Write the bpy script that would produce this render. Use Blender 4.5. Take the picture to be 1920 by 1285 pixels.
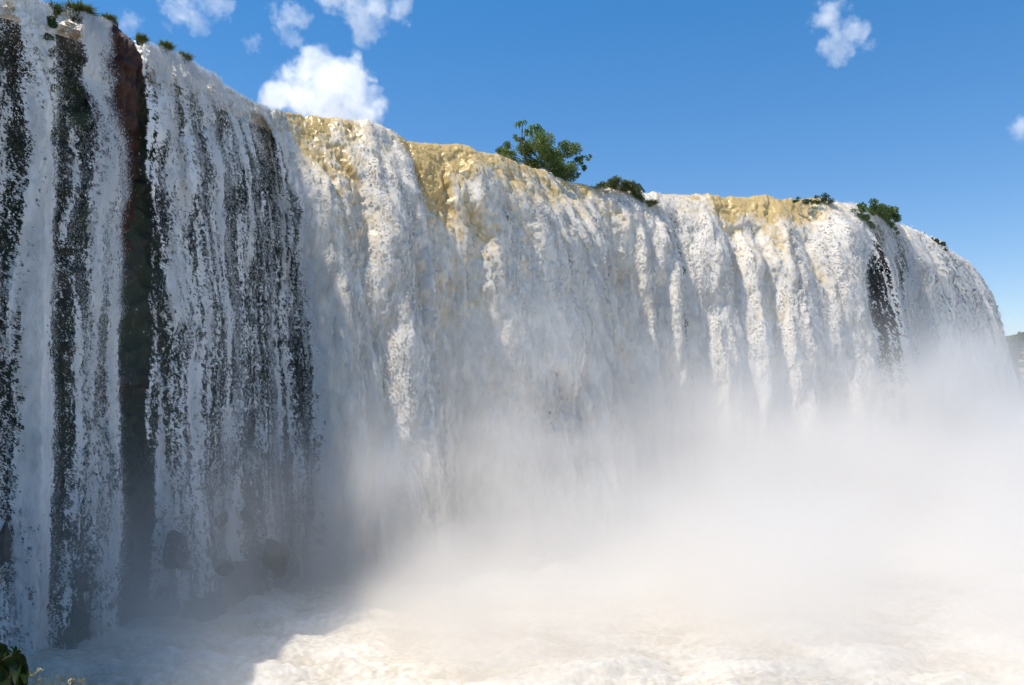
import bpy, math, random
import numpy as np
from mathutils import Vector
R = math.radians
rng = np.random.default_rng(7)
random.seed(7)
for o in list(bpy.data.objects): bpy.data.objects.remove(o)
SC = bpy.context.scene
COL = SC.collection

# ---------------------------------------------------------------- camera
F, CX, CY, HOR = 1478.0, 960.0, 642.5, 740.0
PITCH = math.atan((HOR - CY) / F)
CZ = 10.5                                   # camera height above the river
cam = bpy.data.cameras.new('camera'); cam.sensor_width = 36; cam.lens = 36 * F / 1920
cam.clip_start = 0.1; cam.clip_end = 8000
camo = bpy.data.objects.new('camera', cam); COL.objects.link(camo)
camo.location = (0, 0, CZ); camo.rotation_euler = (math.pi / 2 + PITCH, 0, 0)
SC.camera = camo

# ---------------------------------------------------------------- sky, sun, exposure
SUN_EL, SUN_AZ = 62.0, -104.0                # azimuth from +Y, negative = to the left
world = bpy.data.worlds.new('World'); SC.world = world; world.use_nodes = True
wn = world.node_tree; wn.nodes.clear()
sky = wn.nodes.new('ShaderNodeTexSky'); sky.sky_type = 'NISHITA'; sky.sun_disc = False
sky.sun_elevation = R(SUN_EL); sky.sun_rotation = R(SUN_AZ)
sky.altitude = 100; sky.air_density = 1.0; sky.dust_density = 0.0; sky.ozone_density = 3.6
bg = wn.nodes.new('ShaderNodeBackground'); bg.inputs['Strength'].default_value = 0.178
wo = wn.nodes.new('ShaderNodeOutputWorld')
hs = wn.nodes.new('ShaderNodeHueSaturation'); hs.inputs['Saturation'].default_value = 1.38; hs.inputs['Hue'].default_value = 0.513
wn.links.new(sky.outputs[0], hs.inputs['Color']); gm = wn.nodes.new('ShaderNodeGamma'); gm.inputs[1].default_value = 0.7; wn.links.new(hs.outputs[0], gm.inputs[0]); wn.links.new(gm.outputs[0], bg.inputs[0]); wn.links.new(bg.outputs[0], wo.inputs[0])
sl = bpy.data.lights.new('sun', 'SUN'); sl.energy = 4.1; sl.angle = R(0.5); sl.color = (1, 0.93, 0.82)
so = bpy.data.objects.new('sun', sl); COL.objects.link(so)
sd = Vector((math.sin(R(SUN_AZ)) * math.cos(R(SUN_EL)), math.cos(R(SUN_AZ)) * math.cos(R(SUN_EL)), math.sin(R(SUN_EL))))
so.rotation_euler = sd.to_track_quat('Z', 'Y').to_euler(); so.location = sd * 60
vs = SC.view_settings; vs.view_transform = 'Standard'; vs.look = 'None'; vs.gamma = 1; vs.exposure = 0.5
SC.render.engine = 'CYCLES'
cy = SC.cycles
cy.max_bounces = 14; cy.diffuse_bounces = 6; cy.glossy_bounces = 2; cy.transmission_bounces = 3
cy.volume_bounces = 8; cy.transparent_max_bounces = 6
cy.use_denoising = True; cy.caustics_reflective = False; cy.caustics_refractive = False
cy.volume_step_rate = 2.0; cy.volume_max_steps = 256
cy.sample_clamp_indirect = 6

# ---------------------------------------------------------------- noise (numpy)
_P = np.random.default_rng(3).permutation(4096).astype(np.int32)
_P = np.concatenate([_P, _P, _P])
_G2 = np.stack([np.cos(np.linspace(0, 2 * np.pi, 4096, endpoint=False)), np.sin(np.linspace(0, 2 * np.pi, 4096, endpoint=False))], 1).astype(np.float32)
_t = np.random.default_rng(4).normal(size=(4096, 3)); _G3 = (_t / np.linalg.norm(_t, axis=1, keepdims=True)).astype(np.float32)
def fade(t): return t * t * t * (t * (t * 6 - 15) + 10)
def n2(x, y, seed=0):
    x = np.asarray(x, np.float32) + seed * 17.31; y = np.asarray(y, np.float32) + seed * 9.77
    x, y = np.broadcast_arrays(x, y)
    xi = np.floor(x).astype(np.int32); yi = np.floor(y).astype(np.int32); fx = x - xi; fy = y - yi
    u = fade(fx); v = fade(fy); out = 0
    for dx in (0, 1):
        for dy in (0, 1):
            h = _P[_P[(xi + dx) & 4095] + ((yi + dy) & 4095)]
            g = _G2[h]; w = (u if dx else 1 - u) * (v if dy else 1 - v)
            out = out + w * (g[..., 0] * (fx - dx) + g[..., 1] * (fy - dy))
    return out * 1.45
def n3(x, y, z, seed=0):
    x = np.asarray(x, np.float32) + seed * 17.31; y = np.asarray(y, np.float32) + seed * 9.77; z = np.asarray(z, np.float32)
    xi = np.floor(x).astype(np.int32); yi = np.floor(y).astype(np.int32); zi = np.floor(z).astype(np.int32)
    fx = x - xi; fy = y - yi; fz = z - zi; u = fade(fx); v = fade(fy); w_ = fade(fz); out = 0
    for dx in (0, 1):
        for dy in (0, 1):
            hh = _P[_P[(xi + dx) & 4095] + ((yi + dy) & 4095)]
            for dz in (0, 1):
                g = _G3[_P[hh + ((zi + dz) & 4095)]]
                w = (u if dx else 1 - u) * (v if dy else 1 - v) * (w_ if dz else 1 - w_)
                out = out + w * (g[..., 0] * (fx - dx) + g[..., 1] * (fy - dy) + g[..., 2] * (fz - dz))
    return out * 1.5
def fbm2(x, y, seed=0, o=4, g=0.5, l=2.03):
    r = 0; a = 1; s = 0
    for i in range(o):
        r = r + a * n2(x, y, seed + i * 3); s += a; a *= g; x = x * l; y = y * l
    return r / s
def fbm3(x, y, z, seed=0, o=4, g=0.5, l=2.03):
    r = 0; a = 1; s = 0
    for i in range(o):
        r = r + a * n3(x, y, z, seed + i * 3); s += a; a *= g; x = x * l; y = y * l; z = z * l
    return r / s
def comet(u, v, fu, fv, seed, tail=1.5, head=.55):
    """overlapping falling plumes: round heads below, long tails above; 0..1"""
    U = (np.asarray(u, np.float32) + seed * 13.7) * fu; W = (np.asarray(v, np.float32) + seed * 5.3) * fv
    ci = np.floor(U).astype(np.int32); ri = np.floor(W).astype(np.int32); out = np.zeros(U.shape, np.float32)
    for dc in (-1, 0, 1):
        for dr in (-1, 0, 1, 2):
            h = _P[_P[(ci + dc) & 4095] + ((ri + dr + seed * 7) & 4095)]; h2 = _P[h + 7]; h3 = _P[h2 + 11]
            dx = (U - (ci + dc) - .5 - .7 * (h / 4096. - .5)) / .85; dv = W - (ri + dr) - h2 / 4096.
            q = dx * dx + np.where(dv > 0, (dv / head) ** 2, (dv / tail) ** 2)
            out = np.maximum(out, np.sqrt(np.maximum(0, 1 - q)) * (.35 + .65 * h3 / 4096.))
    return out
def sst(a, b, x):
    t = np.clip((x - a) / (b - a), 0, 1); return t * t * (3 - 2 * t)

# ---------------------------------------------------------------- helpers
def ray(px, py):
    a = (px - CX) / F; c = -(py - CY) / F
    return np.array([a, math.cos(PITCH) - math.sin(PITCH) * c, math.sin(PITCH) + math.cos(PITCH) * c])
def at(px, py, D):
    d = ray(px, py); return np.array([0, 0, CZ]) + d * (D / d[1])
def at_z(px, py, z):
    d = ray(px, py); return np.array([0, 0, CZ]) + d * ((z - CZ) / d[2])
def tag(o, label=None, cat=None, group=None, kind=None):
    if label: o['label'] = label
    if cat: o['category'] = cat
    if group: o['group'] = group
    if kind: o['kind'] = kind
    return o
def link(o, parent=None):
    COL.objects.link(o)
    if parent: o.parent = parent
    return o
def empty(name, loc, rz=0, s=1):
    o = bpy.data.objects.new(name, None); o.location = loc; o.rotation_euler = (0, 0, rz); o.scale = (s, s, s); COL.objects.link(o); return o
def mesh_np(name, V, Fq, mat, parent=None, attrs=None, smooth=True):
    """V (n,3); Fq a list of int arrays, each (m,3) or (m,4)"""
    me = bpy.data.meshes.new(name); V = np.asarray(V, np.float32)
    if not isinstance(Fq, list): Fq = [Fq]
    me.vertices.add(len(V)); me.vertices.foreach_set('co', V.ravel())
    loops = np.concatenate([f.ravel() for f in Fq]).astype(np.int32)
    tot = np.concatenate([np.full(len(f), f.shape[1], np.int32) for f in Fq])
    st = np.concatenate([[0], np.cumsum(tot)[:-1]]).astype(np.int32)
    me.loops.add(len(loops)); me.loops.foreach_set('vertex_index', loops)
    me.polygons.add(len(tot)); me.polygons.foreach_set('loop_start', st); me.polygons.foreach_set('loop_total', tot)
    for k, a in (attrs or {}).items():
        if k == 'soft':
            me.attributes.new(k, 'FLOAT_VECTOR', 'POINT').data.foreach_set('vector', np.asarray(a, np.float32).ravel()); continue
        at_ = me.attributes.new(k, 'FLOAT', 'POINT'); at_.data.foreach_set('value', np.asarray(a, np.float32).ravel())
    me.update(calc_edges=True)
    if smooth: me.polygons.foreach_set('use_smooth', np.ones(len(tot), bool))
    if mat: me.materials.append(mat)
    o = bpy.data.objects.new(name, me); link(o, parent); return o
def grid_faces(nr, nc, keep=None):
    i = np.arange((nr - 1) * (nc - 1)); r = i // (nc - 1); c = i % (nc - 1); a = r * nc + c
    f = np.stack([a, a + 1, a + nc + 1, a + nc], 1)
    return f if keep is None else f[keep.ravel()]

# ---------------------------------------------------------------- materials
def newmat(name):
    m = bpy.data.materials.new(name); m.use_nodes = True; nt = m.node_tree; nt.nodes.clear()
    return m, nt, nt.nodes.new('ShaderNodeOutputMaterial')
def N(nt, typ, **kw):
    n = nt.nodes.new(typ)
    for k, v in kw.items():
        if k in n.inputs: n.inputs[k].default_value = v
        else: setattr(n, k, v)
    return n
def noise_node(nt, scale, detail=4, rough=0.55, vec=None):
    n = N(nt, 'ShaderNodeTexNoise'); n.inputs['Scale'].default_value = scale; n.inputs['Detail'].default_value = detail; n.inputs['Roughness'].default_value = rough
    if vec is not None: nt.links.new(vec, n.inputs['Vector'])
    return n
def mixc(nt, fac, a, b):
    m = nt.nodes.new('ShaderNodeMix'); m.data_type = 'RGBA'
    for i, v in ((0, fac), (6, a), (7, b)):
        if isinstance(v, bpy.types.NodeSocket): nt.links.new(v, m.inputs[i])
        else: m.inputs[i].default_value = v if i == 0 else (*v, 1)
    return m.outputs[2]
def ramp(nt, fac, a, b):
    m = nt.nodes.new('ShaderNodeMapRange'); m.interpolation_type = 'SMOOTHSTEP'
    m.inputs[1].default_value = a; m.inputs[2].default_value = b; nt.links.new(fac, m.inputs[0]); return m.outputs[0]

def water_mat(name, white, clear, transl=0.25, attr='foam', bump=0.25, soft=0.0):
    m, nt, out = newmat(name)
    geo = N(nt, 'ShaderNodeNewGeometry'); at_ = N(nt, 'ShaderNodeAttribute'); at_.attribute_name = attr
    mp0 = N(nt, 'ShaderNodeMapping'); mp0.inputs['Scale'].default_value = (1, 1, .4); nt.links.new(geo.outputs['Position'], mp0.inputs['Vector'])
    n1 = noise_node(nt, 3.2, 7, 0.66, mp0.outputs[0])
    add = N(nt, 'ShaderNodeMath', operation='MULTIPLY_ADD'); nt.links.new(n1.outputs[0], add.inputs[0]);  add.inputs[1].default_value = 1.25; nt.links.new(at_.outputs['Fac'], add.inputs[2])
    f = ramp(nt, add.outputs[0], 0.55, 1.5)
    # less aerated, greyer water streaks through the foam
    mp = N(nt, 'ShaderNodeMapping'); mp.inputs['Scale'].default_value = (1, 1, .35); nt.links.new(geo.outputs['Position'], mp.inputs['Vector'])
    g1 = noise_node(nt, 1.6, 8, 0.72, mp.outputs[0]); white2 = mixc(nt, ramp(nt, g1.outputs[0], 0.34, 0.60), tuple(c * .84 for c in white), white)
    col = mixc(nt, f, clear, white2)
    rg = N(nt, 'ShaderNodeMapRange'); nt.links.new(f, rg.inputs[0]); rg.inputs[3].default_value = 0.12; rg.inputs[4].default_value = 0.55
    p = N(nt, 'ShaderNodeBsdfPrincipled'); nt.links.new(col, p.inputs['Base Color']); nt.links.new(rg.outputs[0], p.inputs['Roughness']); p.inputs['IOR'].default_value = 1.33
    n2_ = noise_node(nt, 9.0, 6, 0.75, geo.outputs['Position'])
    bp = N(nt, 'ShaderNodeBump'); bp.inputs['Strength'].default_value = bump; bp.inputs['Distance'].default_value = 0.12; nt.links.new(n2_.outputs[0], bp.inputs['Height']); nt.links.new(bp.outputs[0], p.inputs['Normal'])
    if soft:
        # aerated water scatters light inside, so its shading follows the broad form and not each ripple
        sn = N(nt, 'ShaderNodeAttribute'); sn.attribute_name = 'soft'; fm = N(nt, 'ShaderNodeMath', operation='MULTIPLY'); nt.links.new(f, fm.inputs[0]); fm.inputs[1].default_value = soft
        nm = nt.nodes.new('ShaderNodeMix'); nm.data_type = 'VECTOR'; nt.links.new(fm.outputs[0], nm.inputs[0]); nt.links.new(bp.outputs[0], nm.inputs[4]); nt.links.new(sn.outputs['Vector'], nm.inputs[5])
        nz_ = N(nt, 'ShaderNodeVectorMath', operation='NORMALIZE'); nt.links.new(nm.outputs[1], nz_.inputs[0]); nt.links.new(nz_.outputs[0], p.inputs['Normal'])
    tr = N(nt, 'ShaderNodeBsdfTranslucent'); nt.links.new(col, tr.inputs[0])
    mx = N(nt, 'ShaderNodeMixShader'); mx.inputs[0].default_value = transl; nt.links.new(p.outputs[0], mx.inputs[1]); nt.links.new(tr.outputs[0], mx.inputs[2])
    nt.links.new(mx.outputs[0], out.inputs[0]); return m
M_FALL = water_mat('falling_water', (0.95, 0.88, 0.78), (0.60, 0.43, 0.18), 0.08, soft=0.9)
M_LACE = water_mat('thin_falling_water', (0.90, 0.89, 0.87), (0.40, 0.36, 0.26), 0.12, soft=0.8)
M_RIVER = water_mat('churning_river', (0.74, 0.70, 0.64), (0.50, 0.43, 0.33), 0.0, bump=.12)
M_TOPRIVER = water_mat('upper_river', (0.86, 0.82, 0.74), (0.42, 0.29, 0.12), 0.0)
def drop_mat():
    m, nt, out = newmat('spray_drops')
    sn = N(nt, 'ShaderNodeAttribute'); sn.attribute_name = 'soft'
    d = N(nt, 'ShaderNodeBsdfDiffuse'); d.inputs[0].default_value = (0.9, 0.91, 0.92, 1)
    t = N(nt, 'ShaderNodeBsdfTranslucent'); t.inputs[0].default_value = (0.9, 0.91, 0.92, 1)
    mx = N(nt, 'ShaderNodeMixShader'); mx.inputs[0].default_value = 0.5
    nt.links.new(sn.outputs['Vector'], d.inputs['Normal']); nt.links.new(d.outputs[0], mx.inputs[1]); nt.links.new(t.outputs[0], mx.inputs[2]); nt.links.new(mx.outputs[0], out.inputs[0]); return m
M_DROP = drop_mat()
def rock_mat(name, c1, c2, moss, mossamt=0.5, rough=0.45):
    m, nt, out = newmat(name); geo = N(nt, 'ShaderNodeNewGeometry')
    a = noise_node(nt, 0.9, 8, 0.65, geo.outputs['Position']); b = noise_node(nt, 0.25, 5, 0.6, geo.outputs['Position'])
    c = mixc(nt, ramp(nt, a.outputs[0], 0.35, 0.65), c1, c2)
    c = mixc(nt, ramp(nt, b.outputs[0], 1 - mossamt - 0.1, 1 - mossamt + 0.1), c, moss)
    p = N(nt, 'ShaderNodeBsdfPrincipled'); nt.links.new(c, p.inputs['Base Color']); p.inputs['Roughness'].default_value = rough
    d = noise_node(nt, 3.0, 8, 0.7, geo.outputs['Position']); bp = N(nt, 'ShaderNodeBump'); bp.inputs['Strength'].default_value = 0.7; bp.inputs['Distance'].default_value = 0.25
    nt.links.new(d.outputs[0], bp.inputs['Height']); nt.links.new(bp.outputs[0], p.inputs['Normal']); nt.links.new(p.outputs[0], out.inputs[0]); return m
M_CLIFF = rock_mat('wet_cliff', (0.032, 0.026, 0.022), (0.085, 0.068, 0.055), (0.035, 0.05, 0.022), 0.55, 0.3)
M_OUTCROP = rock_mat('red_brown_rock', (0.022, 0.015, 0.012), (0.075, 0.030, 0.018), (0.05, 0.032, 0.024), 0.4, 0.6)
M_BOULDER = rock_mat('wet_boulder', (0.04, 0.033, 0.03), (0.10, 0.085, 0.072), (0.05, 0.045, 0.04), 0.4, 0.25)
M_FAR = rock_mat('far_cliff_rock', (0.07, 0.06, 0.04), (0.12, 0.09, 0.06), (0.05, 0.075, 0.03), 0.55, 0.9)
M_BANK = rock_mat('bank_soil', (0.05, 0.04, 0.025), (0.08, 0.06, 0.035), (0.04, 0.06, 0.02), 0.6, 0.9)
def leaf_mat(name, a, b, tr=0.35, rough=0.45):
    m, nt, out = newmat(name); oi = N(nt, 'ShaderNodeAttribute'); oi.attribute_name = 'tint'
    c = mixc(nt, oi.outputs['Fac'], a, b)
    p = N(nt, 'ShaderNodeBsdfPrincipled'); nt.links.new(c, p.inputs['Base Color']); p.inputs['Roughness'].default_value = rough
    t = N(nt, 'ShaderNodeBsdfTranslucent'); nt.links.new(c, t.inputs[0]); mx = N(nt, 'ShaderNodeMixShader'); mx.inputs[0].default_value = tr
    nt.links.new(p.outputs[0], mx.inputs[1]); nt.links.new(t.outputs[0], mx.inputs[2]); nt.links.new(mx.outputs[0], out.inputs[0]); return m
M_GRASS = leaf_mat('grass_blades', (0.035, 0.07, 0.012), (0.19, 0.20, 0.06))
M_LEAF = leaf_mat('bush_leaves', (0.045, 0.10, 0.02), (0.20, 0.27, 0.06))
M_PALM = leaf_mat('broad_leaves', (0.04, 0.11, 0.025), (0.10, 0.19, 0.05))
M_DARKLEAF = leaf_mat('dark_leaves', (0.02, 0.05, 0.012), (0.06, 0.11, 0.025))
M_FG = leaf_mat('foreground_leaves', (0.012, 0.026, 0.007), (0.04, 0.065, 0.014), 0.25, 0.35)
M_BARK = rock_mat('bark', (0.06, 0.045, 0.03), (0.12, 0.09, 0.06), (0.08, 0.07, 0.05), 0.3, 0.9)
M_STRAW = leaf_mat('dry_grass', (0.12, 0.14, 0.06), (0.30, 0.29, 0.17))

# ---------------------------------------------------------------- the brink
ZL = 28.5
crest = [(-120, -55), (0, -14), (60, 2), (100, 18), (150, 32), (200, 50), (250, 80), (300, 100), (345, 122), (400, 152), (450, 182), (500, 207),
         (540, 222), (600, 234), (690, 240), (740, 262), (800, 271), (860, 281), (930, 296), (1000, 328), (1050, 346), (1110, 352), (1180, 362), (1240, 367), (1320, 372), (1420, 376),
         (1520, 381), (1600, 388), (1640, 402), (1690, 424), (1750, 456), (1800, 492)]
LP = [np.array(p, float) for p in ((-22, -30), (-22, -8), (-24, 6), (-25.5, 17), (-24.6, 27))] + [at_z(x, y, ZL)[:2] for x, y in crest]  # first points: unseen left cliff, bent to place its shadow on the river
LPX = [-1000, -880, -760, -600, -420] + [c[0] for c in crest]
# past the bend the brink runs on behind what one can see
for i, (dx, dy) in enumerate([(8, 15), (7, 18), (4, 22), (-4, 24), (-14, 26)]):
    LP.append(LP[-1] + np.array([dx, dy])); LPX.append(1800 + 60 * (i + 1))
LP = np.array(LP); LPX = np.array(LPX, float)
seg = np.concatenate([[0], np.cumsum(np.linalg.norm(np.diff(LP, axis=0), axis=1))])
SS = np.arange(0, seg[-1], 0.05)
lx = np.interp(SS, seg, LP[:, 0]); ly = np.interp(SS, seg, LP[:, 1]); SPX = np.interp(SS, seg, LPX)
def smooth(a, w):
    k = np.hanning(int(w / 0.05) | 1); k /= k.sum(); p = len(k) // 2
    # extend linearly so the ends keep their direction
    e0 = a[0] - (a[1] - a[0]) * np.arange(p, 0, -1); e1 = a[-1] + (a[-1] - a[-2]) * np.arange(1, p + 1)
    return np.convolve(np.concatenate([e0, a, e1]), k, 'valid')
lx = smooth(lx, 3.0); ly = smooth(ly, 3.0)
tx = np.gradient(smooth(lx, 16)); ty = np.gradient(smooth(ly, 16)); tl = np.hypot(tx, ty); NX = ty / tl; NY = -tx / tl
def s_of(px): return np.interp(px, SPX, SS)
def tab(t, px): t = np.array(t, float); return np.interp(px, t[:, 0], t[:, 1])
K_T = [(-420, .35), (260, .4), (400, .55), (505, .75), (565, 1.2), (700, 1.35), (728, 1.3), (762, 1.0), (900, 1.25), (1050, 1.3), (1062, 1.0), (1220, 1.1), (1242, .95), (1330, 1.3), (1600, 1.3), (1640, .8), (1700, 1.1), (1900, 1.3), (2200, 1.3)]
LOBE_T = [(-420, 0), (20, .2), (60, .8), (100, .1), (150, .3), (195, .5), (250, 0), (290, .4), (340, .7), (380, .3), (420, .5), (460, .3), (500, .3), (575, 1.4), (610, 1.4), (650, 1.2), (700, 1.9), (730, 1.9), (760, -.3), (800, -.4), (860, .5), (910, .2), (960, 1.1),
          (1045, 1.6), (1072, .2), (1120, .5), (1170, 1.0), (1190, .1), (1228, .7), (1254, -.4), (1300, .6), (1350, .3), (1370, 1.1), (1400, .5), (1440, 1.2), (1460, .4), (1500, .9), (1540, 1.3), (1560, .5), (1600, 1.0), (1622, 0), (1655, .4), (1675, -.3), (1700, .7), (1750, .3), (1780, .8), (1830, .5), (2200, .5)]
COVER_T = [(-1000, 0), (-600, .1), (-420, .4), (-60, .5), (0, .38), (18, .38), (30, .72), (40, .86), (74, .86), (88, .6), (96, .16), (106, .12), (114, .32), (135, .34), (150, .45), (165, .62), (190, .66), (201, .35), (207, .0), (250, .0), (256, .32), (263, .18), (274, .3), (286, .7), (306, .62), (322, .48), (345, .44), (362, .62), (372, .6), (388, .36),
           (412, .34), (430, .5), (446, .4), (462, .34), (484, .36), (500, .5), (514, .8), (524, 1.0), (530, 1.2), (1225, 1.2), (1238, .95), (1246, .72), (1254, .95), (1270, 1.2), (1596, 1.2), (1606, .7), (1612, .5), (1638, .4), (1645, .8), (1656, .75), (1663, .4), (1686, .45), (1694, .85), (1706, 1.2), (2300, 1.2)]
H = ZL + 0.6
def lip_frame(s):
    return np.interp(s, SS, lx), np.interp(s, SS, ly), np.interp(s, SS, NX), np.interp(s, SS, NY), np.interp(s, SS, SPX)
def fall_surface(s, a, off=0.0, seed=0, amp=1.0):
    """s metres along the brink, a metres down the flow (negative = upstream); returns points, normals, drop, px"""
    x, y, nx, ny, px = lip_frame(s)
    k = tab(K_T, px); lobe = tab(LOBE_T, px)
    d = np.maximum(a, 0)                                             # a is converted to drop below
    back = np.minimum(a, 0)
    outw = k * np.sqrt(d + 0.25) - k * 0.5 + lobe * sst(0, 7, d) + back
    z = ZL - d + 0.25 * np.maximum(lobe, 0) * np.exp(-d / 2) - 0.06 * back
    slope = k / (2 * np.sqrt(d + 0.25)); nn = np.sqrt(1 + slope ** 2); Nn = 1 / nn; Nz = slope / nn
    Nn = np.where(a < 0, Nn * np.exp(back), Nn); Nz = np.sqrt(1 - Nn ** 2)
    v = 4.2 * np.sqrt(d + 1.0) + back
    # flow structures: long tongues, clumps and cauliflower tufts that stretch as they fall
    w = fbm2(s * 0.35, v * 0.22, seed + 31, 2)
    u = s + 0.9 * w
    A = sst(-4, 6, a); A2 = sst(-6, 1.5, a)
    vf = 0.85 * v + 0.15 * d
    clear = clear_of(px, d, u, v)
    fz = 0.6 + 0.4 * sst(0.55, 0.1, clear)                        # unbroken amber water is smooth
    wx = 0.30 * n2(s * 1.2, vf * 0.9, seed + 8) + 0.20 * n2(s * 3.0, vf * 2.2, seed + 9) + .08 * n2(s * 7, vf * 5, seed + 13)
    ux, vx = u + wx, v + 0.45 * n2(s * 1.4, vf * 1.0, seed + 10) + .2 * n2(s * 3.7, vf * 2.6, seed + 12)
    D = 0.6 * A * n2(u * 0.30, v * 0.07, seed + 1) + 1.6 * A * comet(ux, vx, 0.42, 0.24, seed + 2, 1.6, .8) + 1.0 * A * comet(ux, vx, 0.95, 0.48, seed + 5, 1.6, .7) \
        + 0.36 * (0.3 + 0.7 * A) * A2 * comet(ux, vx, 2.1, 0.7, seed + 6, 1.5, .7) - 0.95 * A
    near = (0.55 + 0.25 * A) * fz
    D = D + A2 * near * (0.11 * comet(s + wx, vf, 4.4, 1.5, seed + 11, 1.4, .8) + 0.20 * np.abs(n2(s * 4.9 + wx, vf * 1.7, seed + 14)) + 0.12 * np.abs(n2(s * 9.7, vf * 3.8, seed + 17)) + 0.07 * n2(s * 19, vf * 9, seed + 19)) + .1 * A2
    amp = amp + (1 - amp) * sst(480, 530, px) * (off >= 0)
    pq = px + 55 * sst(0, 10, d) * sst(1450, 1560, px)
    amp = amp * (1 - .7 * sst(1590, 1610, pq) * sst(1710, 1690, pq))
    D = (D - 0.25 * A2 - 0.35 * A) * amp + off
    P = np.stack([x + nx * (outw + Nn * D), y + ny * (outw + Nn * D), z + Nz * D], -1)
    NN = np.stack([nx * Nn, ny * Nn, Nz], -1)
    return P, NN, D, px, w, u, v
def clear_of(px, dep, u, v):
    # unbroken amber water near the brink, whitening as it falls
    am = tab([(-420, 0), (100, .3), (125, .9), (150, .2), (380, .1), (430, .45), (520, .6), (560, .85), (640, .7), (690, .3), (735, .3), (752, 1.25), (830, 1.15), (900, .75), (1050, .65), (1120, .5), (1230, .2), (1290, .5), (1340, 1.0), (1480, 1.1), (1530, .6), (1600, .1), (2200, .1)], px)
    fall = tab([(520, 3.5), (742, 4), (752, 7.5), (900, 5), (1060, 4), (1300, 2.2), (1600, 2.2)], px)
    clear = am * (np.exp(-(dep / fall) ** 1.3) + 0.46 * np.exp(-dep / 18)) + 0.85 * n2(u * 0.5, v * 0.35, 51) * np.minimum(am, .8) * (.25 + .75 * np.exp(-dep / 7)) + 0.22 * n2(u * 1.8, v * 1.3, 52) - .30 * np.maximum(0, n2(u * 5.5, v * 2.2, 53)) - .3 * np.maximum(0, n2(u * 1.3, v * 1.6, 54))
    return clear
def foam_of(s, a, px, u, v, D):
    return np.clip(1.02 - clear_of(px, np.maximum(a, 0), u, v) * 0.85 + 0.25 * (D - 0.9), -0.3, 1.3)
def rows_for(sp, top=-5.0, stretch=1.0):
    out = [top]; a = top
    while a < H:
        k = 1.1; sl = 0 if a < 0 else k / (2 * math.sqrt(a + 0.25))
        da = sp / math.sqrt(1 + sl * sl) if a >= 0 else sp * (1.5 if a < -2 else 1)
        a += da; out.append(min(a, H))
    return np.array(out)
def cover_mask(s, a, px, u, v, seed):
    px = px + 55 * sst(0, 10, a) * sst(1450, 1560, px) * sst(1800, 1720, px)
    c = tab(COVER_T, px + 5 * n2(v * 0.25, s * 0.2, seed + 60) + 5 * n2(v * 0.9, s * 0.5, seed + 61))
    c = np.clip(c + 0.05 * sst(8, 26, a) * (c < 0.7) * (c > 0.01) + .6 * sst(2.5, -.5, a) * sst(.2, .35, c), 0, 1.2)
    vf = 0.6 * v + 0.4 * np.maximum(a, 0)
    lace = 1 - np.abs(n2(s * 2.2 + 0.5 * n2(s * 2, vf * 2, 71), vf * 1.3, seed + 62)) * 1.5
    lace2 = 1 - np.abs(n2(s * 5.2, vf * 3.6, seed + 63)) * 1.6
    fine = n2(s * 11, vf * 4.5, seed + 64) + 0.8 * n2(s * 23, vf * 9, seed + 66) + np.random.default_rng(seed + 5).uniform(-.8, .8, np.shape(s))
    head = comet(u + .25 * n2(s * 2, vf * 1.5, 12), v, 0.8, 0.5, seed + 67) + .7 * comet(u, v, 1.9, 1.1, seed + 68)
    strand = n2(u * 1.1, v * 0.07, seed + 65) + 0.8 * n2(u * 2.7, v * 0.13, seed + 69)
    f = 0.16 * lace + 0.16 * lace2 + 0.20 * fine + 0.36 * strand + 0.42 * head + 0.06
    return f, c
def _quant():
    r = np.random.default_rng(1); s = r.uniform(10, 90, 60000); a = r.uniform(1, 28, 60000); w = fbm2(s * 0.35, 4.2 * np.sqrt(a + 1) * 0.22, 31, 2)
    f, c = cover_mask(s, a, 0 * s, s + .9 * w, 4.2 * np.sqrt(a + 1), 0); return np.quantile(f, np.linspace(0, 1, 101))
QF = _quant()
def thr(c): return np.where(c >= 1, -9, np.where(c <= 0.005, 9, np.interp(1 - c, np.linspace(0, 1, 101), QF)))
def box(a, n, ax):
    n = min(n, (a.shape[ax] - 1) // 2 * 2 - 1) if a.shape[ax] < n + 2 else n
    if n < 2: return a
    h = n // 2; pad = [(0, 0)] * a.ndim; pad[ax] = (h + 1, h); c = np.cumsum(np.pad(a, pad, mode='edge').astype(np.float64), ax)
    m = a.shape[ax]; return (np.take(c, np.arange(m) + 2 * h + 1, ax) - np.take(c, np.arange(m), ax)) / (2 * h + 1)
def soft_normals(P, NN, nv, nu):
    Q = P
    for i in range(2): Q = box(box(Q, nv, 0), nu, 1)
    n = np.cross(np.gradient(Q, axis=1), np.gradient(Q, axis=0)); n /= np.linalg.norm(n, axis=-1, keepdims=True) + 1e-9
    n *= np.sign((n * NN).sum(-1, keepdims=True)); n = n + .6 * NN; return n / np.linalg.norm(n, axis=-1, keepdims=True)
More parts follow.
